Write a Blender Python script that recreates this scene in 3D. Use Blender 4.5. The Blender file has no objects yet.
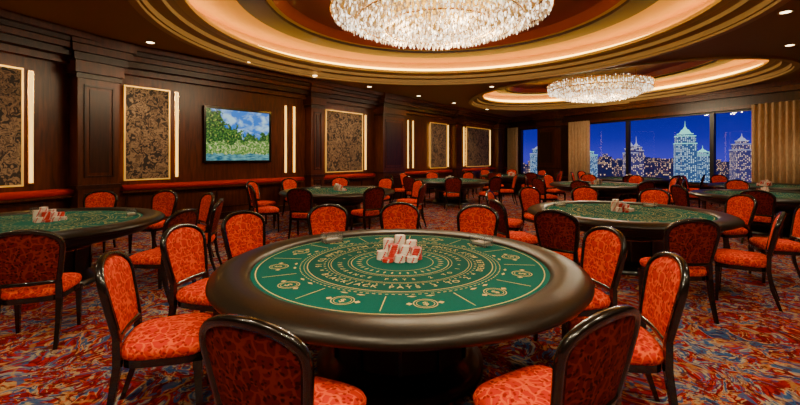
import bpy, bmesh, math, random
from mathutils import Vector, Matrix
random.seed(7)
D=bpy.data; C=bpy.context
col=C.scene.collection
pi=math.pi

# ---------------------------------------------------------------- materials
def new_mat(name):
    m=D.materials.new(name); m.use_nodes=True
    return m, m.node_tree, m.node_tree.nodes["Principled BSDF"]
def simple(name,c,rough=.5,metal=0,coat=0,emit=None,es=0,spec=.5):
    m,nt,b=new_mat(name)
    b.inputs['Base Color'].default_value=(*c,1); b.inputs['Roughness'].default_value=rough
    b.inputs['Metallic'].default_value=metal; b.inputs['Coat Weight'].default_value=coat
    b.inputs['Specular IOR Level'].default_value=spec
    if emit: b.inputs['Emission Color'].default_value=(*emit,1); b.inputs['Emission Strength'].default_value=es
    return m
def ramp(nt,fac,stops,interp='LINEAR'):
    r=nt.nodes.new('ShaderNodeValToRGB'); e=r.color_ramp; e.interpolation=interp
    while len(e.elements)<len(stops): e.elements.new(.5)
    for el,(p,c) in zip(e.elements,stops): el.position=p; el.color=(*c,1)
    nt.links.new(fac,r.inputs[0]); return r.outputs[0]
def coords(nt,scale=(1,1,1),kind='Object'):
    t=nt.nodes.new('ShaderNodeTexCoord'); m=nt.nodes.new('ShaderNodeMapping')
    m.inputs['Scale'].default_value=scale
    nt.links.new(t.outputs[kind],m.inputs[0]); return m.outputs[0]
def noise(nt,vec,scale,detail=3,dist=0,rough=.5,out='Fac'):
    n=nt.nodes.new('ShaderNodeTexNoise'); n.inputs['Scale'].default_value=scale
    n.inputs['Detail'].default_value=detail; n.inputs['Distortion'].default_value=dist; n.inputs['Roughness'].default_value=rough
    nt.links.new(vec,n.inputs['Vector']); return n.outputs[out]
def warp(nt,vec,scale,amt):
    c=noise(nt,vec,scale,2,out='Color')
    s=nt.nodes.new('ShaderNodeVectorMath'); s.operation='SUBTRACT'; s.inputs[1].default_value=(.5,.5,.5); nt.links.new(c,s.inputs[0])
    k=nt.nodes.new('ShaderNodeVectorMath'); k.operation='SCALE'; k.inputs['Scale'].default_value=amt; nt.links.new(s.outputs[0],k.inputs[0])
    a=nt.nodes.new('ShaderNodeVectorMath'); a.operation='ADD'; nt.links.new(vec,a.inputs[0]); nt.links.new(k.outputs[0],a.inputs[1])
    return a.outputs[0]
def voro(nt,vec,scale,feature='F1'):
    v=nt.nodes.new('ShaderNodeTexVoronoi'); v.feature=feature; v.inputs['Scale'].default_value=scale
    nt.links.new(vec,v.inputs['Vector']); return v.outputs['Distance']
def mixc(nt,fac,a,b,mode='MIX'):
    m=nt.nodes.new('ShaderNodeMix'); m.data_type='RGBA'; m.blend_type=mode
    if isinstance(fac,(int,float)): m.inputs[0].default_value=fac
    else: nt.links.new(fac,m.inputs[0])
    for v,i in ((a,6),(b,7)):
        if isinstance(v,tuple): m.inputs[i].default_value=(*v,1)
        else: nt.links.new(v,m.inputs[i])
    return m.outputs[2]
def math_(nt,op,a,b=0):
    m=nt.nodes.new('ShaderNodeMath'); m.operation=op
    for v,i in ((a,0),(b,1)):
        if isinstance(v,(int,float)): m.inputs[i].default_value=v
        else: nt.links.new(v,m.inputs[i])
    return m.outputs[0]
def bump(nt,b,h,s=.3,d=.01):
    n=nt.nodes.new('ShaderNodeBump'); n.inputs['Strength'].default_value=s; n.inputs['Distance'].default_value=d
    nt.links.new(h,n.inputs['Height']); nt.links.new(n.outputs[0],b.inputs['Normal'])

def wood(name,c1,c2,rough=.30):
    m,nt,b=new_mat(name); v=coords(nt,(6,6,.7)); n=noise(nt,v,3,6,.6)
    c=ramp(nt,n,[(.3,c1),(.7,c2)]); nt.links.new(c,b.inputs['Base Color'])
    b.inputs['Roughness'].default_value=rough; b.inputs['Specular IOR Level'].default_value=.28
    return m
M_wood=wood('mahogany_wood',(.045,.0095,.003),(.120,.026,.006))
M_wooddk=wood('dark_mahogany',(.018,.005,.002),(.048,.011,.004))
M_black=simple('black_lacquer',(.006,.004,.003),.2,coat=.5)
M_gold_glow=simple('gold_trim_painted_glow',(.80,.48,.10),.35,1,emit=(1,.50,.06),es=.55)  # emission put into the trim colour so the edges look lit; not a lamp
M_goldd=simple('gold_frame',(.70,.44,.12),.35,1)
M_halo=simple('added_panel_halo',(1,.7,.3),.5,emit=(1,.56,.10),es=14)  # glow added behind the panels to throw a halo on the wall
M_brass=simple('brass',(.8,.52,.2),.25,1)

def fabric(name,base,vein,dark,rough=.75):
    m,nt,b=new_mat(name); v=coords(nt); w=warp(nt,v,9,.09)
    e=voro(nt,w,17,'DISTANCE_TO_EDGE')
    c1=ramp(nt,e,[(0.0,vein),(.06,vein),(.12,base)])
    w2=warp(nt,v,14,.06); e2=voro(nt,w2,38,'F1')
    f=ramp(nt,e2,[(.25,(1,1,1)),(.4,(0,0,0))])
    c=mixc(nt,f,c1,dark); nt.links.new(c,b.inputs['Base Color'])
    b.inputs['Roughness'].default_value=rough; b.inputs['Specular IOR Level'].default_value=.12
    bump(nt,b,e,.3,.004); return m
M_fab=fabric('orange_red_damask',(.60,.018,.0015),(.82,.085,.006),(.30,.005,.001))
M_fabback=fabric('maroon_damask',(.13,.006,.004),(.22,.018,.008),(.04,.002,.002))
M_bench=simple('red_upholstery',(.42,.012,.003),.6,spec=.2)

# carpet
m,nt,b=new_mat('patterned_carpet'); v=coords(nt,(1,1,1))
w=warp(nt,v,1.3,.9); w2=warp(nt,w,4,.3)
n=noise(nt,w2,1.9,3,1.8,.6)
base=ramp(nt,n,[(.28,(.006,.016,.10)),(.37,(.035,.10,.27)),(.41,(.46,.37,.22)),(.43,(.03,.08,.22)),(.455,(.36,.010,.005)),(.53,(.13,.003,.004)),
  (.565,(.52,.036,.006)),(.585,(.48,.33,.15)),(.61,(.05,.11,.26)),(.68,(.006,.016,.09)),(.76,(.28,.007,.005))])
e=voro(nt,warp(nt,v,3,.4),2.6,'DISTANCE_TO_EDGE')
ef=ramp(nt,e,[(0,(1,1,1)),(.02,(1,1,1)),(.04,(0,0,0))])
c=mixc(nt,math_(nt,'MULTIPLY',ef,.5),base,(.50,.26,.07))
e3=noise(nt,w,11,2,2); e3f=ramp(nt,e3,[(.55,(0,0,0)),(.58,(1,1,1))])
c=mixc(nt,math_(nt,'MULTIPLY',e3f,.85),c,(.08,.002,.005))
e5=noise(nt,w,9,2,2.5); e5f=ramp(nt,e5,[(.62,(0,0,0)),(.65,(1,1,1))])
c=mixc(nt,math_(nt,'MULTIPLY',e5f,.75),c,(.50,.34,.15))
e6=noise(nt,w2,7,2,2.2); e6f=ramp(nt,e6,[(.37,(1,1,1)),(.40,(0,0,0))])
c=mixc(nt,math_(nt,'MULTIPLY',e6f,.85),c,(.03,.08,.22))
e4=noise(nt,v,150,2); c=mixc(nt,.35,c,ramp(nt,e4,[(.3,(.3,.3,.3)),(.7,(1,1,1))]),'MULTIPLY')
nt.links.new(c,b.inputs['Base Color']); b.inputs['Roughness'].default_value=.95; b.inputs['Specular IOR Level'].default_value=.05
bump(nt,b,e4,.4,.006); M_carpet=m

# wallpaper
m,nt,b=new_mat('floral_wallpaper'); v=coords(nt); w=warp(nt,v,5,.35); n=noise(nt,w,6.5,3,1.8)
c=ramp(nt,n,[(.40,(.018,.009,.006)),(.47,(.05,.026,.015)),(.50,(.30,.18,.10)),(.56,(.38,.24,.13)),(.60,(.07,.033,.018)),(.68,(.20,.12,.06))])
nt.links.new(c,b.inputs['Base Color']); b.inputs['Roughness'].default_value=.6; M_paper=m

M_ceil=simple('ceiling_paint',(.27,.145,.050),.65,spec=.25)
M_beige=simple('ceiling_beige',(.42,.26,.08),.55,spec=.3)
M_goldp=simple('ceiling_gold',(.70,.43,.05),.5,.0,spec=.3)
M_rust=simple('ceiling_rust',(.24,.035,.007),.4,coat=.15)
M_brown=simple('ceiling_brown',(.04,.013,.005),.4,coat=.15)
M_cove=simple('cove_led',(1,.7,.3),.5,emit=(1,.58,.075),es=11)
M_strip=simple('wall_led',(1,.7,.3),.5,emit=(1,.58,.10),es=2.4)
M_down=simple('downlight_lens',(1,.9,.7),.5,emit=(1,.75,.4),es=10)
M_plain=simple('warm_wall_paint',(.22,.09,.04),.6)
M_dark=simple('mullion_black',(.012,.012,.014),.4)

# felt
m,nt,b=new_mat('green_felt'); v=coords(nt); n=noise(nt,v,220,2)
c=ramp(nt,n,[(.3,(.001,.082,.068)),(.7,(.003,.112,.092))]); nt.links.new(c,b.inputs['Base Color'])
b.inputs['Roughness'].default_value=.9; b.inputs['Specular IOR Level'].default_value=.1; M_felt=m
M_mark=simple('felt_print_gold',(.60,.47,.15),.8,spec=.2)
M_inner=simple('felt_dark_green',(.002,.072,.060),.9,spec=.1)
m,nt,b=new_mat('brown_leather'); v=coords(nt); n=noise(nt,v,60,3)
c=ramp(nt,n,[(.3,(.010,.0065,.004)),(.7,(.016,.010,.006))]); nt.links.new(c,b.inputs['Base Color'])
b.inputs['Roughness'].default_value=.34; b.inputs['Specular IOR Level'].default_value=.32; bump(nt,b,n,.12,.003); M_leather=m
M_base=simple('table_base_black',(.008,.005,.004),.3,coat=.3)
M_chipr=simple('chip_red',(.60,.03,.02),.4); M_chipw=simple('chip_white',(.88,.80,.70),.4)
m,nt,b=new_mat('acrylic'); b.inputs['Transmission Weight'].default_value=.95; b.inputs['Roughness'].default_value=.05
b.inputs['Base Color'].default_value=(.9,.95,.95,1); b.inputs['IOR'].default_value=1.2; M_acr=m

# crystal
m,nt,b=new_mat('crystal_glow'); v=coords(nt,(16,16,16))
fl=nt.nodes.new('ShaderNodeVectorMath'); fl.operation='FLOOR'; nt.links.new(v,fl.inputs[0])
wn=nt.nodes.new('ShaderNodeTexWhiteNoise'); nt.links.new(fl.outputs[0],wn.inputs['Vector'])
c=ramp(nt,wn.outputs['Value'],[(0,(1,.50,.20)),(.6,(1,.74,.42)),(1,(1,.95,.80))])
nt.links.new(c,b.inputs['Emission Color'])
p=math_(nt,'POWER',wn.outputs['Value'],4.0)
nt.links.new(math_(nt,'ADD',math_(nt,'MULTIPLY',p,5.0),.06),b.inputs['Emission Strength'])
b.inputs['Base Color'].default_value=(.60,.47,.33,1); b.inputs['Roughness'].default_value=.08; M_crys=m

# tv picture : wooded hills, sky and water
m,nt,b=new_mat('tv_picture'); t=nt.nodes.new('ShaderNodeTexCoord'); g=t.outputs['Generated']
sx=nt.nodes.new('ShaderNodeSeparateXYZ'); nt.links.new(g,sx.inputs[0])
z=sx.outputs[2]; x=sx.outputs[0]
cl=noise(nt,coords(nt,(3,3,5),'Generated'),1.6,5,.4)
sky=mixc(nt,ramp(nt,cl,[(.46,(0,0,0)),(.66,(1,1,1))]),(.01,.16,.62),(.40,.65,.80))
tr=noise(nt,coords(nt,(12,12,12),'Generated'),2.2,8,.2,.65)
trees=ramp(nt,tr,[(.36,(.001,.010,.006)),(.47,(.006,.055,.012)),(.55,(.04,.17,.02)),(.64,(.25,.30,.05)),(.72,(.6,.5,.2))])
n1=noise(nt,coords(nt,(3,3,3),'Generated'),1.6,8,.3,.65)
hz=math_(nt,'ADD',math_(nt,'MULTIPLY',n1,1.0),math_(nt,'MULTIPLY',math_(nt,'POWER',math_(nt,'ABSOLUTE',math_(nt,'SUBTRACT',x,.75)),2.0),1.3))
hz=math_(nt,'SUBTRACT',hz,.0)
pic=mixc(nt,math_(nt,'GREATER_THAN',z,hz),trees,sky)
lowh=math_(nt,'ADD',math_(nt,'MULTIPLY',n1,.5),.12)
light=ramp(nt,tr,[(.40,(.02,.10,.02)),(.52,(.16,.32,.05)),(.62,(.62,.60,.30))])
pic=mixc(nt,math_(nt,'LESS_THAN',z,lowh),pic,light)
water=mixc(nt,ramp(nt,noise(nt,coords(nt,(4,4,30),'Generated'),2,4),[(.4,(0,0,0)),(.62,(1,1,1))]),(.005,.08,.15),(.15,.40,.38))
pic=mixc(nt,math_(nt,'LESS_THAN',z,math_(nt,'ADD',math_(nt,'MULTIPLY',n1,.22),.02)),pic,water)
nt.links.new(pic,b.inputs['Emission Color']); b.inputs['Emission Strength'].default_value=1.2
b.inputs['Base Color'].default_value=(.02,.02,.02,1); b.inputs['Roughness'].default_value=.2; M_tv=m

# building
def bld(name,wall,c1,strength,ww=2.2,wh=3.4,lit=.5,ambient=.3):
    m,nt,b=new_mat(name); t=nt.nodes.new('ShaderNodeTexCoord'); s=nt.nodes.new('ShaderNodeSeparateXYZ'); nt.links.new(t.outputs['Object'],s.inputs[0])
    u=math_(nt,'DIVIDE',math_(nt,'ADD',s.outputs[0],math_(nt,'MULTIPLY',s.outputs[1],1.37)),ww); vv=math_(nt,'DIVIDE',s.outputs[2],wh)
    cu=math_(nt,'FLOOR',u); cv=math_(nt,'FLOOR',vv); k=nt.nodes.new('ShaderNodeCombineXYZ'); nt.links.new(cu,k.inputs[0]); nt.links.new(cv,k.inputs[1])
    wn=nt.nodes.new('ShaderNodeTexWhiteNoise'); nt.links.new(k.outputs[0],wn.inputs['Vector'])
    on=math_(nt,'LESS_THAN',wn.outputs['Value'],lit)
    fu=math_(nt,'FRACT',u); fv=math_(nt,'FRACT',vv)
    w=math_(nt,'MULTIPLY',math_(nt,'LESS_THAN',fu,.5),math_(nt,'LESS_THAN',fv,.6)); w=math_(nt,'MULTIPLY',w,on)
    e=mixc(nt,w,tuple(ambient*q for q in wall),c1); nt.links.new(e,b.inputs['Emission Color']); b.inputs['Emission Strength'].default_value=strength
    b.inputs['Base Color'].default_value=(0.01,0.01,0.02,1); b.inputs['Roughness'].default_value=.6
    return m
M_b1=bld('tower_facade_blue',(.04,.13,.34),(.62,.85,1.0),1.2,.9,.85,.6,.6)
M_b2=bld('skyline_facade',(.015,.018,.11),(1,.62,.28),1.4,1.5,1.5,.28,.4)
M_b3=bld('tower_facade_warm',(.05,.045,.20),(1,.74,.50),1.2,.9,.9,.42,.6)
M_crown=simple('tower_crown_green',(.01,.02,.02),.5,emit=(.30,.90,.75),es=1.3)
M_crownw=simple('tower_crown_white',(.01,.01,.02),.5,emit=(.62,.66,1),es=.75)
m,nt,b=new_mat('city_ground_lights'); v=coords(nt); e=noise(nt,v,.15,4)
c=ramp(nt,e,[(.45,(.01,.015,.06)),(.62,(.12,.09,.10)),(.72,(1,.6,.25))]); nt.links.new(c,b.inputs['Emission Color']); b.inputs['Emission Strength'].default_value=.5
b.inputs['Base Color'].default_value=(.01,.01,.02,1); M_cg=m
m=D.materials.new('window_glass'); m.use_nodes=True; nt=m.node_tree; nt.nodes.clear()
o=nt.nodes.new('ShaderNodeOutputMaterial'); tr=nt.nodes.new('ShaderNodeBsdfTransparent'); gl=nt.nodes.new('ShaderNodeBsdfGlossy'); gl.inputs['Roughness'].default_value=.02
mx=nt.nodes.new('ShaderNodeMixShader'); mx.inputs[0].default_value=.02
nt.links.new(tr.outputs[0],mx.inputs[1]); nt.links.new(gl.outputs[0],mx.inputs[2]); nt.links.new(mx.outputs[0],o.inputs[0]); M_glass=m
m,nt,b=new_mat('beige_curtain'); v=coords(nt,(1,1,.2)); n=noise(nt,v,40,2)
c=ramp(nt,n,[(.3,(.48,.30,.16)),(.7,(.64,.44,.25))]); nt.links.new(c,b.inputs['Base Color']); b.inputs['Roughness'].default_value=.8; M_curt=m

# ---------------------------------------------------------------- mesh builder
class MB:
    def __init__(s): s.bm=bmesh.new(); s.mats=[]
    def mi(s,m):
        if m not in s.mats: s.mats.append(m)
        return s.mats.index(m)
    def face(s,vs,m,smooth=False):
        try: f=s.bm.faces.new(vs)
        except ValueError: return
        f.material_index=s.mi(m); f.smooth=smooth
    def hexa(s,p,m,smooth=False):
        v=[s.bm.verts.new(q) for q in p]
        for q in ((3,2,1,0),(4,5,6,7),(0,1,5,4),(1,2,6,5),(2,3,7,6),(3,0,4,7)): s.face([v[i] for i in q],m,smooth)
    def box(s,x0,x1,y0,y1,z0,z1,m):
        s.hexa([(x0,y0,z0),(x1,y0,z0),(x1,y1,z0),(x0,y1,z0),(x0,y0,z1),(x1,y0,z1),(x1,y1,z1),(x0,y1,z1)],m)
    def taper(s,a,b,wa,wb,m):
        p=[]
        for c_,w in ((a,wa),(b,wb)):
            for dx,dy in ((-1,-1),(1,-1),(1,1),(-1,1)): p.append((c_[0]+dx*w/2,c_[1]+dy*w/2,c_[2]))
        s.hexa(p,m)
    def lathe(s,prof,m,seg=64,c=(0,0,0),smooth=True,capb=False,capt=False):
        rings=[]
        for r,z in prof:
            if r<1e-5: rings.append([s.bm.verts.new((c[0],c[1],c[2]+z))]); continue
            rings.append([s.bm.verts.new((c[0]+r*math.cos(2*pi*i/seg),c[1]+r*math.sin(2*pi*i/seg),c[2]+z)) for i in range(seg)])
        for a,b in zip(rings,rings[1:]):
            for i in range(seg):
                j=(i+1)%seg
                if len(a)==1 and len(b)==1: continue
                if len(a)==1: s.face([a[0],b[j],b[i]],m,smooth)
                elif len(b)==1: s.face([a[i],a[j],b[0]],m,smooth)
                else: s.face([a[i],a[j],b[j],b[i]],m,smooth)
        if capb: s.face(rings[0][::-1],m)
        if capt: s.face(rings[-1],m)
    def wbox(s,fr,s0,s1,o0,o1,z0,z1,m):
        P,u,n=fr; f=lambda a,o,z:(P[0]+u[0]*a+n[0]*o,P[1]+u[1]*a+n[1]*o,z)
        s.hexa([f(s0,o0,z0),f(s1,o0,z0),f(s1,o1,z0),f(s0,o1,z0),f(s0,o0,z1),f(s1,o0,z1),f(s1,o1,z1),f(s0,o1,z1)],m)
    def mesh(s,name,recalc=True):
        if recalc: bmesh.ops.recalc_face_normals(s.bm,faces=s.bm.faces[:])
        me=D.meshes.new(name); s.bm.to_mesh(me); s.bm.free()
        for m in s.mats: me.materials.append(m)
        return me
    def obj(s,name,loc=(0,0,0),rz=0,recalc=True):
        return inst(s.mesh(name,recalc),name,loc,rz)
def inst(me,name,loc=(0,0,0),rz=0,scale=1):
    o=D.objects.new(name,me); o.location=loc; o.rotation_euler[2]=rz; o.scale=(scale,)*3; col.objects.link(o); return o

ZC=3.9
# ---------------------------------------------------------------- room footprint
def frame(a,b,side):
    a=Vector(a);b=Vector(b);u=(b-a).normalized(); n=Vector((u.y,-u.x))*side; return ((a.x,a.y),(u.x,u.y),(n.x,n.y)),(b-a).length
A0=(-10.44,-4.0); A1=(-6.1,8.4); A2=(6.47,24.5); A3=(14.8,6.3); A4=(14.8,-4.0)
F1,L1=frame(A0,A1,1); F2,L2=frame(A1,A2,1); F3,L3=frame(A2,A3,1); F4,L4=frame(A3,A4,1); F5,L5=frame(A4,A0,1)

b_=MB(); vs=[b_.bm.verts.new((p[0],p[1],0)) for p in ((-11,-4.5),(15.3,-4.5),(15.3,6.5),(6.7,25.2),(-6.6,8.5))]
b_.face(vs,M_carpet); b_.obj('floor')

w=MB(); w.wbox(F1,-.3,L1,-.25,0,0,ZC,M_wood); w.wbox(F2,0,L2+.3,-.25,0,0,ZC,M_wood); w.obj('wall_left')
w=MB(); w.wbox(F4,0,L4,-.25,0,0,ZC,M_plain); w.obj('wall_right')
w=MB(); w.wbox(F5,-.2,L5+.2,-.25,0,0,ZC,M_plain); w.obj('wall_rear')
WZ0,WZ1=.6,3.2
w=MB()
w.wbox(F3,0,L3,-.3,0,0,WZ0,M_wooddk); w.wbox(F3,0,L3,-.3,0,WZ1,ZC,M_wooddk)
for a,b in ((0,1.1),(2.55,5.0),(14.2,L3)): w.wbox(F3,a,b,-.3,0,WZ0,WZ1,M_wooddk)
w.obj('wall_far')
for i,(a,b) in enumerate(((1.1,2.55),(5.0,7.82),(7.82,11.08),(11.08,14.2))):
    w=MB()
    w.wbox(F3,a,a+.07,-.2,-.06,WZ0,WZ1,M_dark); w.wbox(F3,b-.07,b,-.2,-.06,WZ0,WZ1,M_dark)
    w.wbox(F3,a+.07,b-.07,-.2,-.06,WZ0,WZ0+.06,M_dark); w.wbox(F3,a+.07,b-.07,-.2,-.06,WZ1-.06,WZ1,M_dark)
    w.wbox(F3,a+.07,b-.07,-.14,-.135,WZ0+.06,WZ1-.06,M_glass)
    w.obj('window_%d'%(i+1))
w=MB(); w.wbox(F3,.9,14.4,.0,.14,WZ0-.07,WZ0,M_wood); w.wbox(F3,.9,14.4,0,.1,WZ1,WZ1+.12,M_wood)
w.wbox(F3,0,L3,0,.25,ZC-.28,ZC-.12,M_wood); w.wbox(F3,0,L3,0,.35,ZC-.12,ZC,M_wood); w.obj('trim_1')
w=MB(); w.wbox(F3,0,L3,0,.03,0,.15,M_wooddk); w.obj('baseboard_far')

w=MB()
for F,a,b in ((F1,0,L1),(F2,0,L2)):
    for o,z0,z1,mm in ((.62,3.78,3.9,M_wood),(.50,3.70,3.78,M_wooddk),(.42,3.60,3.70,M_wood),(.32,3.48,3.60,M_wooddk),(.14,3.36,3.48,M_wood)):
        w.wbox(F,a,b,0,o,z0,z1,mm)
w.obj('trim_2')
w=MB()
for F,a,b in ((F1,0,L1),(F2,0,L2)): w.wbox(F,a,b,0,.04,0,.18,M_wooddk)
w.obj('baseboard_left')
w=MB()
for F,a,b in ((F1,0,L1-.6),(F2,.25,5.0),(F2,5.7,8.25),(F2,9.7,13.75),(F2,14.45,L2-.3)):
    w.wbox(F,a,b,0,.16,.84,.88,M_wood)
    P,u,n=F; prof=[(0,.88),(.14,.88),(.17,.90),(.18,.95),(.16,.98),(.10,1.0),(0,1.0)]
    ra=[w.bm.verts.new((P[0]+u[0]*a+n[0]*o,P[1]+u[1]*a+n[1]*o,z)) for o,z in prof]
    rb=[w.bm.verts.new((P[0]+u[0]*b+n[0]*o,P[1]+u[1]*b+n[1]*o,z)) for o,z in prof]
    for i in range(len(prof)-1): w.face([ra[i],rb[i],rb[i+1],ra[i+1]],M_bench,True)
    w.face(ra,M_bench); w.face(rb[::-1],M_bench)
    k=a+.1
    while k+1.0<b:
        for q in ((k,k+.9,.30,.34),(k,k+.9,.74,.78),(k,k+.04,.34,.74),(k+.86,k+.9,.34,.74)): w.wbox(F,q[0],q[1],0,.02,q[2],q[3],M_wooddk)
        k+=1.0
w.obj('padded_dado_rail')

def column(F,c,width=.85,dep=.38):
    w=MB(); h=width/2
    w.wbox(F,c-h-.05,c+h+.05,0,dep+.05,0,.28,M_wooddk)
    w.wbox(F,c-h-.025,c+h+.025,0,dep+.025,.28,.34,M_wood)
    w.wbox(F,c-h,c+h,0,dep,.34,3.2,M_wood)
    w.wbox(F,c-h-.03,c+h+.03,0,dep+.03,.98,1.06,M_wooddk)
    w.wbox(F,c-h-.03,c+h+.03,0,dep+.03,3.1,3.18,M_wooddk)
    w.wbox(F,c-h-.06,c+h+.06,0,dep+.07,3.2,3.42,M_wood)
    w.wbox(F,c-h-.10,c+h+.10,0,dep+.12,3.42,3.56,M_wooddk)
    w.wbox(F,c-h-.16,c+h+.16,0,dep+.2,3.56,3.7,M_wood)
    w.wbox(F,c-h-.2,c+h+.2,0,dep+.27,3.7,ZC,M_wood)
    for z0,z1 in ((.44,.9),(1.2,2.98)):
        for q in ((c-h+.1,c+h-.1,z0,z0+.035),(c-h+.1,c+h-.1,z1-.035,z1),(c-h+.1,c-h+.135,z0,z1),(c+h-.135,c+h-.1,z0,z1)):
            w.wbox(F,q[0],q[1],dep,dep+.02,q[2],q[3],M_wooddk)
        w.wbox(F,c-h+.19,c+h-.19,dep,dep+.012,z0+.09,z1-.09,M_wooddk)
    w.obj('wood_column')
mid=Vector((F1[2][0]+F2[2][0],F1[2][1]+F2[2][1])).normalized()
um=Vector((-mid.y,mid.x))
FC=((A1[0],A1[1]),(um.x,um.y),(mid.x,mid.y))
column(FC,-.32,.72,.42)
column(F1,L1-3.9); column(F2,5.4,.5,.3); column(F2,9.0,1.25,.42); column(F2,14.1,.6,.3); column(F2,18.9,.7,.3)
column(F3,3.6,1.2,.4)

def panel(F,a,b,z0=1.12,z1=3.1):
    w=MB()
    # backing box stands off wall; added glow strips behind the panel make a halo
    w.wbox(F,a+.08,b-.08,0,.06,z0+.08,z1-.08,M_wooddk)
    for q in ((a+.05,b-.05,z0+.05,z0+.075),(a+.05,b-.05,z1-.075,z1-.05),(a+.05,a+.075,z0+.075,z1-.075),(b-.075,b-.05,z0+.075,z1-.075)):
        w.wbox(F,q[0],q[1],.02,.045,q[2],q[3],M_halo)
    w.wbox(F,a,b,.065,.085,z0,z1,M_paper)
    t=.028
    for q in ((a-t,b+t,z0-t,z0),(a-t,b+t,z1,z1+t),(a-t,a,z0,z1),(b,b+t,z0,z1)): w.wbox(F,q[0],q[1],.065,.10,q[2],q[3],M_gold_glow)
    w.obj('framed_wallpaper_panel')
def strip(F,a):
    w=MB(); w.wbox(F,a-.045,a+.045,0,.03,1.12,3.12,M_brass); w.wbox(F,a-.022,a+.022,.03,.055,1.14,3.10,M_strip); w.obj('wall_light_strip')
panel(F1,L1-3.1,L1-1.50); strip(F1,L1-1.33); strip(F1,L1-3.3)
panel(F1,L1-7,L1-5)
panel(F2,.32,1.18); strip(F2,1.38)
panel(F2,5.95,7.62); strip(F2,4.42); strip(F2,4.72); strip(F2,7.85)
panel(F2,12.0,13.32); strip(F2,10.4); strip(F2,10.75); strip(F2,13.55)
panel(F2,15.28,17.82); strip(F2,15.05); strip(F2,18.05)
w=MB(); a,b,z0,z1=2.05,3.85,1.50,2.82
w.wbox(F2,a,b,0,.05,z0,z1,M_dark); t=.05
for q in ((a-t,b+t,z0-t,z0),(a-t,b+t,z1,z1+t),(a-t,a,z0,z1),(b,b+t,z0,z1)): w.wbox(F2,q[0],q[1],0,.08,q[2],q[3],M_black)
tvp=w.obj('wall_television')
w=MB(); w.wbox(F2,a+.01,b-.01,.051,.056,z0+.01,z1-.01,M_tv); sc=w.obj('screen'); sc.parent=tvp

def curtain(name,F,a,b,o=.2,z0=.03,z1=3.3):
    w=MB(); n=int((b-a)/.02); P,u,nn=F; prev=None
    for i in range(n+1):
        s_=a+(b-a)*i/n; oo=o+.055*math.sin(s_*2*pi/.17)+.015*math.sin(s_*9)
        q=[w.bm.verts.new((P[0]+u[0]*s_+nn[0]*oo,P[1]+u[1]*s_+nn[1]*oo,z)) for z in (z0,z1)]
        if prev: w.face([prev[0],q[0],q[1],prev[1]],M_curt,True)
        prev=q
    o_=w.obj(name); md=o_.modifiers.new('s','SOLIDIFY'); md.thickness=.012
curtain('window_curtain',F3,4.85,6.1); curtain('window_curtain',F3,12.35,14.5)
curtain('window_curtain',F3,.3,1.15)

# ---------------------------------------------------------------- ceiling with trays
T1=((.85,7.65),4.95,4.95,0.0); ang=math.atan2(-.909,.416); T2=((6.85,14.4),5.3,3.55,ang)
NS=96
def ring(T,off,z):
    (cx,cy),a,b,r=T; out=[]
    for i in range(NS):
        t=2*pi*i/NS; x=(a-off)*math.cos(t); y=(b-off)*math.sin(t)
        out.append((cx+x*math.cos(r)-y*math.sin(r),cy+x*math.sin(r)+y*math.cos(r),z))
    return out
w=MB(); bm=w.bm; w.mi(M_ceil); edges=[]
for loop in ([(p[0],p[1],ZC) for p in ((-10.9,-4.3),(15.1,-4.3),(15.1,6.4),(6.6,25.0),(-6.35,8.5))],ring(T1,0,ZC),ring(T2,0,ZC)):
    vv=[bm.verts.new(p) for p in loop]
    for i in range(len(vv)): edges.append(bm.edges.new((vv[i],vv[(i+1)%len(vv)])))
bmesh.ops.triangle_fill(bm,use_beauty=True,use_dissolve=False,edges=edges)
w.obj('ceiling')
def tray(name,T,k=1.0):
    prof=[(0,ZC,M_beige),(0,4.0,M_ceil),(.22*k,4.0,M_beige),(.22*k,4.08,M_ceil),(.34*k,4.10,M_beige),(.50*k,4.10,M_goldp),(.50*k,4.17,M_beige),
          (.40*k,4.17,M_goldp),(.06*k,4.17,M_goldp),(.06*k,4.50,M_goldp),(.75*k,4.54,M_goldp),(1.15*k,4.54,M_beige),(1.15*k,4.40,M_brown),(1.65*k,4.40,M_brown),(1.65*k,4.46,M_goldp),
          (1.75*k,4.46,M_rust),(1.9*k,4.62,M_rust)]
    w=MB(); prev=None
    for off,z,mm in prof:
        r=[w.bm.verts.new(p) for p in ring(T,off,z)]
        if prev:
            for i in range(NS):
                j=(i+1)%NS; w.face([prev[0][i],prev[0][j],r[j],r[i]],prev[1],False)
        prev=(r,mm)
    w.face(prev[0],M_rust)
    for (o1,z1,o2,z2) in ((.16*k,4.19,.16*k,4.30),(.16*k,4.30,.13*k,4.30)):
        a=[w.bm.verts.new(p) for p in ring(T,o1,z1)]; c=[w.bm.verts.new(p) for p in ring(T,o2,z2)]
        for i in range(NS):
            j=(i+1)%NS; w.face([a[i],a[j],c[j],c[i]],M_cove)
    w.obj(name,recalc=False)
tray('ceiling_tray',T1); tray('ceiling_tray',T2,.85)
for T in (T1,T2):
    w=MB(); pr=[(-.04,ZC),(-.04,ZC-.05),(-.16,ZC-.05),(-.16,ZC)]
    rr=[[w.bm.verts.new(p) for p in ring(T,o,z)] for o,z in pr]
    for a,c in zip(rr,rr[1:]):
        for i in range(NS): w.face([a[i],a[(i+1)%NS],c[(i+1)%NS],c[i]],M_beige)
    w.obj('trim_3')

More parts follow.
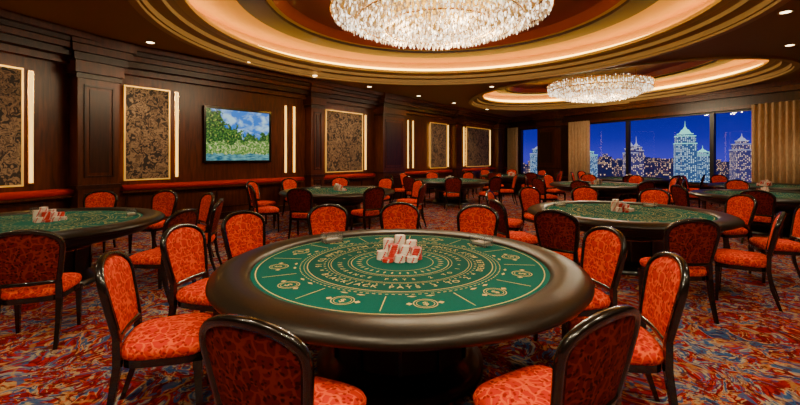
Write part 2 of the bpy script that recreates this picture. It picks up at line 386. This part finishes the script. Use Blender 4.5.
LC=(1,.80,.50)
def spot(x,y,e=60,size=95,z=ZC):
    w=MB(); w.lathe([(.10,-.012),(.10,0)],M_brass,20,capb=False); w.lathe([(.10,-.012),(.07,-.012)],M_brass,20)
    w.lathe([(.07,-.012),(0,-.010)],M_down,20); o=w.obj('recessed_downlight',(x,y,z))
    l=D.lights.new('downlight','SPOT'); l.energy=e; l.spot_size=math.radians(size); l.spot_blend=.6; l.color=LC; l.shadow_soft_size=.07
    lo=D.objects.new('downlight_lamp',l); col.objects.link(lo); lo.parent=o; lo.location=(0,0,-.04)
for x,y,e in ((-1.9,1.7,190),(1.9,1.7,190),(-.9,.5,250),(.9,.5,250),(-5.3,3.2,140),(-5.0,5.6,130),(-5.0,8.1,120),(-3.7,9.8,120),(-2.4,11.4,120),(-1.0,13.2,110),(.7,15.2,110),(2.3,17.2,100),  # those near the camera are added, out of view, to brighten table and chairs
    (4.2,19.5,90),(6.1,6.4,180),(4.6,3.2,160),(8.0,8.3,160),(10.6,10.4,150),(3.0,13.2,130),(8.9,4.6,110),(-3.4,.5,150),(3.4,.5,170),(0,-1.2,240),(-6.6,1.8,110),(-6.9,4.4,100),(-6.3,6.9,80)):  # lamps nearest the left wall are added to wash its panels
    spot(x,y,e,140 if y<2 else 115)

def chandelier_mesh():
    w=MB(); bm=w.bm
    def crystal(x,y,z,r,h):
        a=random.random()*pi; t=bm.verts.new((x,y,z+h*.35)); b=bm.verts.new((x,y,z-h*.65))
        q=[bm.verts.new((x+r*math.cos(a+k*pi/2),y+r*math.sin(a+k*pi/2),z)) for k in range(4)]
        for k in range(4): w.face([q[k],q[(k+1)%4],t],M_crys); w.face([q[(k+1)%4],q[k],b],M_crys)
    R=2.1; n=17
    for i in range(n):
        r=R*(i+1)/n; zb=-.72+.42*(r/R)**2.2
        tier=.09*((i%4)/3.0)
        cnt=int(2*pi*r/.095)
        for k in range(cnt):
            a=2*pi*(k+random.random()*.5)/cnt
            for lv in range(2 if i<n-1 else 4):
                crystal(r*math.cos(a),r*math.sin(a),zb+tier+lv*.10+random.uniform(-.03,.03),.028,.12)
    for r,z in ((2.13,-.02),(2.13,-.30),(1.62,-.46),(1.1,-.58)):
        w.lathe([(r,z),(r+.025,z+.02),(r,z+.04),(r-.025,z+.02),(r,z)],M_brass,72)
    w.lathe([(2.0,0),(2.0,-.05),(0,-.05)],M_goldp,64)
    for k in range(4):
        a=pi/4+k*pi/2; w.taper((1.5*math.cos(a),1.5*math.sin(a),-.02),(1.5*math.cos(a),1.5*math.sin(a),.45),.03,.03,M_brass)
    return w.mesh('crystal_chandelier')
CM=chandelier_mesh()
def chandelier(x,y,z,s,e):
    o=inst(CM,'crystal_chandelier',(x,y,z),0,s)
    for i in range(5):
        a=i*2*pi/5; l=D.lights.new('bulb','POINT'); l.energy=e; l.color=LC; l.shadow_soft_size=.09
        lo=D.objects.new('bulb',l); col.objects.link(lo); lo.parent=o; r=1.0
        lo.location=(r*math.cos(a),r*math.sin(a),-.82)
chandelier(.74,7.65,4.56,.95,75); chandelier(7.1,14.5,4.20,.80,60)

# ---------------------------------------------------------------- chair
def chair_mesh():
    w=MB(); bm=w.bm
    def by(x,z): return -.215-(z-.45)*.22+.5*x*x
    def seatring(k,z,grow=0):
        out=[]
        for i in range(36):
            t=2*pi*i/36; c,s=math.cos(t),math.sin(t); e=.45
            x=math.copysign(abs(c)**e,c); y=math.copysign(abs(s)**e,s)
            wd=.245+.025*y
            out.append(bm.verts.new((x*wd*k,y*.235*k+.01,z)))
        return out
    def loft(rs,m,smooth=True,cap0=False,cap1=False):
        for a,b in zip(rs,rs[1:]):
            for i in range(len(a)): j=(i+1)%len(a); w.face([a[i],a[j],b[j],b[i]],m,smooth)
        if cap0: w.face(rs[0][::-1],m)
        if cap1: w.face(rs[-1],m,smooth)
    loft([seatring(.94,.375),seatring(.98,.38),seatring(.98,.425)],M_black,False,True)
    loft([seatring(.98,.425),seatring(1.02,.44),seatring(1.03,.465),seatring(.99,.49),seatring(.88,.508),seatring(.6,.52),seatring(.3,.524)],M_fab,True,False,True)
    for sx in (-1,1):
        w.taper((sx*.225,.215,0),(sx*.225,.205,.38),.026,.046,M_black)
        w.box(sx*.225-.026,sx*.225+.026,.180,.232,.33,.385,M_black)
        pts=[(sx*.205,-.31,0,.028),(sx*.205,-.245,.2,.036),(sx*.203,-.215,.40,.042),(sx*.198,by(.198,.56),.56,.038)]
        for p,q in zip(pts,pts[1:]): w.taper(p[:3],q[:3],p[3],q[3],M_black)
    zb,zs,zt=.545,.84,.995; HW=.243; HB=.198
    def hw(z):
        if z<=zs: return HB+(HW-HB)*((z-zb)/(zs-zb))**.8
        q=(z-zs)/(zt-zs); return HW*max(0,1-q**2.5)**.5
    path=[]
    for i in range(9):
        x=-HB+2*HB*i/8; path.append((x,zb))
    for i in range(1,8): z=zb+(zs-zb)*i/8; path.append((hw(z),z))
    for i in range(25):
        t=pi*i/24; q=abs(math.sin(t))**.8; cx=math.cos(t)
        path.append((math.copysign(HW*max(0,1-q**2.5)**.5,cx) if i not in (12,) else 0,zs+(zt-zs)*q))
    for i in range(7,0,-1): z=zb+(zs-zb)*i/8; path.append((-hw(z),z))
    n=len(path); secs=[]
    for i in range(n):
        p0=path[i-1]; p1=path[(i+1)%n]; tx,tz=p1[0]-p0[0],p1[1]-p0[1]; l=math.hypot(tx,tz); nx,nz=tz/l,-tx/l
        x,z=path[i]; y=by(x,z); f=.018; g=.021
        secs.append([bm.verts.new((x+nx*a,y+b,z+nz*a)) for a,b in ((-f,-g),(f*.6,-g),(f,-g*.6),(f,g*.6),(f*.6,g),(-f,g))])
    for i in range(n):
        a=secs[i]; b=secs[(i+1)%n]
        for k in range(6): w.face([a[k],a[(k+1)%6],b[(k+1)%6],b[k]],M_black,True)
    zz=[zb+.01+(zs-zb-.01)*i/6 for i in range(6)]+[zs+(zt-zs-.004)*math.sin(pi/2*i/9) for i in range(10)]
    for sgn,m,dm in ((1,M_fab,.030),(-1,M_fabback,.012)):
        rows=[]
        for r,z in enumerate(zz):
            h=hw(z)-.008 if hw(z)>.02 else .01; row=[]
            for cidx in range(13):
                u=-1+2*cidx/12; x=h*u; ev=1-abs(u)**4; zn=(z-zb)/(zt-zb); ez=1-abs(2*zn-1)**5
                row.append(bm.verts.new((x,by(x,z)+sgn*(.008+dm*ev*max(0,ez)),z)))
            rows.append(row)
        for a,b in zip(rows,rows[1:]):
            for i in range(12):
                q=[a[i],a[i+1],b[i+1],b[i]]
                if sgn>0: q=q[::-1]
                w.face(q,m,True)
    return w.mesh('casino_chair')
CH=chair_mesh()
chairs=[]
def chair(x,y,dx=None,dy=None,ang=None):
    if ang is None: ang=math.atan2(dy,dx)-pi/2
    inst(CH,'casino_chair',(x,y,0),ang); chairs.append((x,y))

# ---------------------------------------------------------------- table
glyphs={}
def glyph(ch):
    if ch in glyphs: return glyphs[ch]
    cu=D.curves.new('t','FONT'); cu.body=ch; cu.size=1; cu.align_x='CENTER'; cu.resolution_u=3; cu.offset=.01
    o=D.objects.new('t',cu); col.objects.link(o); C.view_layer.update()
    me=o.evaluated_get(C.evaluated_depsgraph_get()).to_mesh()
    r=([v.co.copy() for v in me.vertices],[list(p.vertices) for p in me.polygons])
    xs=[v.x for v in r[0]] or [0,.3]; r=(r[0],r[1],max(xs)-min(xs))
    o.evaluated_get(C.evaluated_depsgraph_get()).to_mesh_clear(); D.objects.remove(o); glyphs[ch]=r; return r
def table_mesh():
    w=MB(); bm=w.bm
    w.lathe([(0,.776),(1.115,.776)],M_felt,96)
    w.lathe([(1.068,.7775),(1.075,.7775)],M_mark,96)
    w.lathe([(1.105,.770),(1.11,.786),(1.14,.801),(1.19,.811),(1.25,.812),(1.31,.803),(1.352,.786),(1.376,.764),(1.380,.746),(1.368,.730),(1.34,.720),(1.28,.716)],M_leather,96)
    w.lathe([(1.28,.716),(1.28,.700),(1.22,.700)],M_base,96)
    w.lathe([(1.22,.700),(1.22,.69),(1.18,.69)],M_brass,96)
    w.lathe([(1.18,.690),(1.17,.63),(1.0,.58),(.60,.55)],M_base,72)
    w.lathe([(.60,.55),(.56,.50),(.53,.42),(.52,.16)],M_base,72)
    w.lathe([(.52,.16),(.55,.14),(.60,.07),(.64,.06),(.64,0.0)],M_base,72)
    w.lathe([(.535,.44),(.545,.45),(.535,.46)],M_brass,72)
    for k in range(12):
        a=2*pi*k/12; c,s=math.cos(a),math.sin(a)
        P=((0,0),(c,s),(-s,c)); w.wbox(P,.51,.545,-.012,.012,.16,.46,M_black)
    z=.7775
    def ringm(r,t,m=M_mark,zz=z): w.lathe([(r-t/2,zz),(r+t/2,zz)],m,96)
    w.lathe([(.38,.7768),(.71,.7768)],M_inner,96)
    for r,t in ((.38,.006),(.405,.003),(.71,.007),(.735,.003),(.26,.004),(.535,.004),(.555,.003)): ringm(r,t)
    def text(s_,r,size,a0,a1,m=M_mark):
        n=len(s_)
        for i,ch in enumerate(s_):
            if ch==' ': continue
            a=a0+(a1-a0)*(i+.5)/n; vs_,fs,wd=glyph(ch)
            ox=Vector((-math.sin(a),math.cos(a))); up=Vector((-math.cos(a),-math.sin(a)))
            base=Vector((math.cos(a)*r,math.sin(a)*r))
            vv=[bm.verts.new(((base+ox*(v.x*size)+up*(v.y*size)).x,(base+ox*(v.x*size)+up*(v.y*size)).y,z+.0003)) for v in vs_]
            for f in fs: w.face([vv[q] for q in f],m)
    t1="BLACKJACK PAYS 3 TO 2 * DEALER MUST STAND ON 17 AND MUST DRAW TO 16 * "
    text(t1,.650,.068,-2.6,2*pi-2.6)
    text("INSURANCE PAYS 2 TO 1 * INSURANCE PAYS 2 TO 1 * ",.485,.050,0,2*pi)
    def loz(r,a,l,wd_):
        c,s=math.cos(a),math.sin(a); pts=[(r-l,0),(r,wd_),(r+l,0),(r,-wd_)]
        w.face([bm.verts.new((p*c-q*s,p*s+q*c,z+.0003)) for p,q in pts][::-1],M_mark)
    for k in range(36): loz(.32,2*pi*k/36,.025,.008)
    for k in range(72): loz(.583,2*pi*k/72,.012,.006)
    nb=12
    for k in range(nb):
        a=2*pi*k/nb+pi/nb*.6-pi/2; ca,sa=math.cos(a),math.sin(a); cx,cy=.92*ca,.92*sa
        for r,t in ((.068,.006),(.052,.004)):
            w.lathe([(r-t/2,z),(r+t/2,z)],M_mark,28,c=(cx,cy,0))
        text('$',.945,.07,a-.001,a+.001)
        for g in (-1,1):
            loz(.92,a+g*.10,.02,.02)
            loz(.80,a+g*.07,.012,.03)
        a2=a+pi/nb; P=((0,0),(math.cos(a2),math.sin(a2)),(-math.sin(a2),math.cos(a2)))
        w.wbox(P,.80,1.03,-.0028,.0028,z-.0003,z+.0002,M_mark)
    for k in range(120):
        a=2*pi*k/120; P=((0,0),(math.cos(a),math.sin(a)),(-math.sin(a),math.cos(a)))
        w.wbox(P,.760,.766,-.010,.010,z-.0003,z+.0002,M_mark)
    return w.mesh('blackjack_table')
TM=table_mesh()
def chips_mesh(seed):
    random.seed(seed); w=MB(); R=.046
    pos=[(-.10,.04,11,0),(.0,.06,13,0),(.10,.05,10,0),(-.055,-.045,9,1),(.045,-.04,8,0),(.14,-.045,7,1),(-.15,-.05,5,0),(.0,-.135,4,0),(.10,-.13,3,0),(-.10,-.13,2,1)]
    for x,y,n,red in pos:
        for i in range(n):
            dx,dy=random.uniform(-.0015,.0015),random.uniform(-.0015,.0015); z=i*.014
            mm,ms=(M_chipr,M_chipw) if red else (M_chipw,M_chipr)
            w.lathe([(0.0,z),(R,z),(R,z+.0125),(0,z+.0125)],mm,24,c=(x+dx,y+dy,0),smooth=False)
            for k in range(4):
                a=k*pi/2+i*.15; P=((x+dx,y+dy),(math.cos(a),math.sin(a)),(-math.sin(a),math.cos(a)))
                w.wbox(P,.034,R+.001,-.006,.006,z+.001,z+.0128,ms)
    return w.mesh('poker_chip_stacks')
CP=chips_mesh(3)
def acrylic_mesh():
    w=MB()
    w.box(-.09,.09,-.06,.06,0,.008,M_acr); w.box(-.09,-.084,-.06,.06,.008,.09,M_acr); w.box(.084,.09,-.06,.06,.008,.09,M_acr)
    w.box(-.084,.084,.054,.06,.008,.09,M_acr); w.box(-.084,.084,-.06,-.054,.008,.05,M_acr)
    w.box(-.07,.07,-.045,.045,.009,.03,M_chipw)
    return w.mesh('card_discard_tray')
AC=acrylic_mesh()
def table(x,y,rz=0,tray_=True):
    inst(TM,'blackjack_table',(x,y,0),rz)
    inst(CP,'poker_chip_stacks',(x+.0,y+.12,.7785),rz,.95)
    if tray_:
        inst(AC,'card_discard_tray',(x-.66,y+.74,.7785),.6); inst(AC,'card_discard_tray',(x+.76,y+.60,.7785),-.9)
TL=[(0,3.18),(3.35,6.05),(-4.55,5.1),(-1.5,9.8),(1.75,14.0),(5.9,12.0),(7.9,8.7),(10.4,11.4),(8.7,15.2),(4.9,17.6),(10.6,6.2)]
for i,(x,y) in enumerate(TL): table(x,y,0 if i<1 else i*.7,i<4)

cx,cy=TL[0]
for x,y,dx,dy in ((-1.48,-.60,1.5,.5),(-1.60,.28,1.6,-.3),(-1.46,1.03,1.4,-1),(-.78,1.58,.7,-1.6),(.0,1.76,0,-1),(.83,1.50,-.7,-1.5),(1.43,.16,-1.5,-.25),(1.34,-.66,-1,.22)):
    chair(cx+x,cy+y,dx,dy)
chair(-.46,1.80,.36,.93); chair(.66,1.86,-.52,.85)
cx,cy=TL[1]
for x,y,dx,dy in ((-1.40,-1.30,.7,.7),(-.50,-1.85,.05,1),(.50,-1.50,-.75,.65),(1.55,-.80,-.9,.4),(1.75,.3,-1,-.1),(-1.72,-.35,1,.2),(-1.5,.95,1,-.5),(-.7,1.65,.4,-1),(.3,1.78,-.2,-1),(1.2,1.3,-.7,-.7)):
    chair(cx+x,cy+y,dx,dy)
cx,cy=TL[2]
for x,y,dx,dy in ((1.37,-1.53,-.40,.92),(.2,-1.8,0,1),(1.80,-.45,-1,.2),(1.72,.50,-1,-.25),(1.2,1.3,-.7,-.7),(.35,1.75,-.2,-1),(-.6,1.7,.3,-1),(-1.7,.5,1,-.2)):
    chair(cx+x,cy+y,dx,dy)
random.seed(11)
def far_ok(x,y):
    for F,L in ((F1,L1),(F2,L2),(F3,L3),(F4,L4)):
        P,u,n=F; o=(x-P[0])*n[0]+(y-P[1])*n[1]
        if o<.85: return False
    for tx,ty in TL:
        if math.hypot(x-tx,y-ty)<1.68: return False
    return all(math.hypot(x-a,y-b)>.66 for a,b in chairs)
for i,(tx,ty) in enumerate(TL[3:]):
    n=9; ph=random.random()*.7
    for k in range(n):
        a=2*pi*k/n+ph; r=1.76+random.uniform(-.05,.12); x,y=tx+r*math.cos(a),ty+r*math.sin(a)
        if far_ok(x,y): chair(x,y,ang=a+pi/2+random.uniform(-.2,.2))

# ---------------------------------------------------------------- city
w=MB(); w.face([w.bm.verts.new(p) for p in ((-500,60,-60),(2600,60,-60),(2600,2600,-60),(-500,2600,-60))],M_cg); w.obj('city_ground')
def tower(name,x,y,levels,mat,crown,spire,mc,r=.45):
    w=MB(); z=-60
    for wd,top in levels:
        w.box(-wd/2,wd/2,-wd/2,wd/2,z,top,mat); z=top
        w.box(-wd/2-.15,wd/2+.15,-wd/2-.15,wd/2+.15,top-.4,top,mc)
    if crown:
        wd,h=crown; w.taper((0,0,z),(0,0,z+h*.55),wd,wd*.55,mc); w.taper((0,0,z+h*.55),(0,0,z+h),wd*.4,.4,mc); z+=h
    if spire: w.taper((0,0,z-.5),(0,0,z+spire),.4,.08,mc)
    w.obj(name,(x,y,0),r)
tower('skyscraper',155,220,[(9.5,9),(8.6,13),(6.5,14.2)],M_b1,(5.2,4),3,M_crown,-.5)
tower('skyscraper',207,245,[(9,6),(7.5,9.5),(5,11.5)],M_b3,(3.6,2.6),2,M_crownw,-.3)
tower('skyscraper',221,244,[(6,8),(4.5,9.6)],M_b3,(3,2.5),3,M_crownw,-.3)
tower('skyscraper',153,262,[(7,6),(5.5,8),(3,9)],M_b3,(2,2),4,M_crownw,-.3)
tower('skyscraper',131,230,[(6,4),(4.5,6.5),(3,8)],M_b3,(2,2.4),3,M_crownw,-.2)
tower('skyscraper',119,258,[(9,3),(6,5)],M_b1,(4,1.6),2,M_crown)
tower('skyscraper',196,262,[(8,3),(6,5)],M_b1,(4,2),2,M_crown,-.3)
tower('skyscraper',92,270,[(7,4),(5,7)],M_b1,(3.4,2),3,M_crownw)
random.seed(5); w=MB()
for i in range(190):
    d=random.uniform(305,560); t=random.uniform(.2,1.25); x=t*d; h=random.choice([random.uniform(-16,-3),random.uniform(-10,2)]); s_=random.uniform(4,8)
    w.box(x-s_,x+s_,d-s_,d+s_,-60,h,M_b2)
    if random.random()<.35: w.box(x-s_*.4,x+s_*.4,d-s_*.4,d+s_*.4,h,h+random.uniform(2,6),M_b3)
w.obj('city_skyline')

wd=D.worlds.new('dusk_sky'); C.scene.world=wd; wd.use_nodes=True; nt=wd.node_tree; bg=nt.nodes['Background']
t=nt.nodes.new('ShaderNodeTexCoord'); s=nt.nodes.new('ShaderNodeSeparateXYZ'); nt.links.new(t.outputs['Generated'],s.inputs[0])
c=ramp(nt,s.outputs[2],[(0,(.05,.04,.58)),(.04,(.016,.014,.42)),(.12,(.005,.005,.22)),(1,(.002,.004,.06))]); nt.links.new(c,bg.inputs[0]); bg.inputs[1].default_value=1.0

cd=D.cameras.new('camera'); cam=D.objects.new('camera',cd); col.objects.link(cam)
cd.lens=18.2; cd.sensor_width=36; cd.shift_y=-.057; cd.clip_end=5000
cam.location=(0,0,1.6); cam.rotation_euler=(pi/2,0,0); C.scene.camera=cam
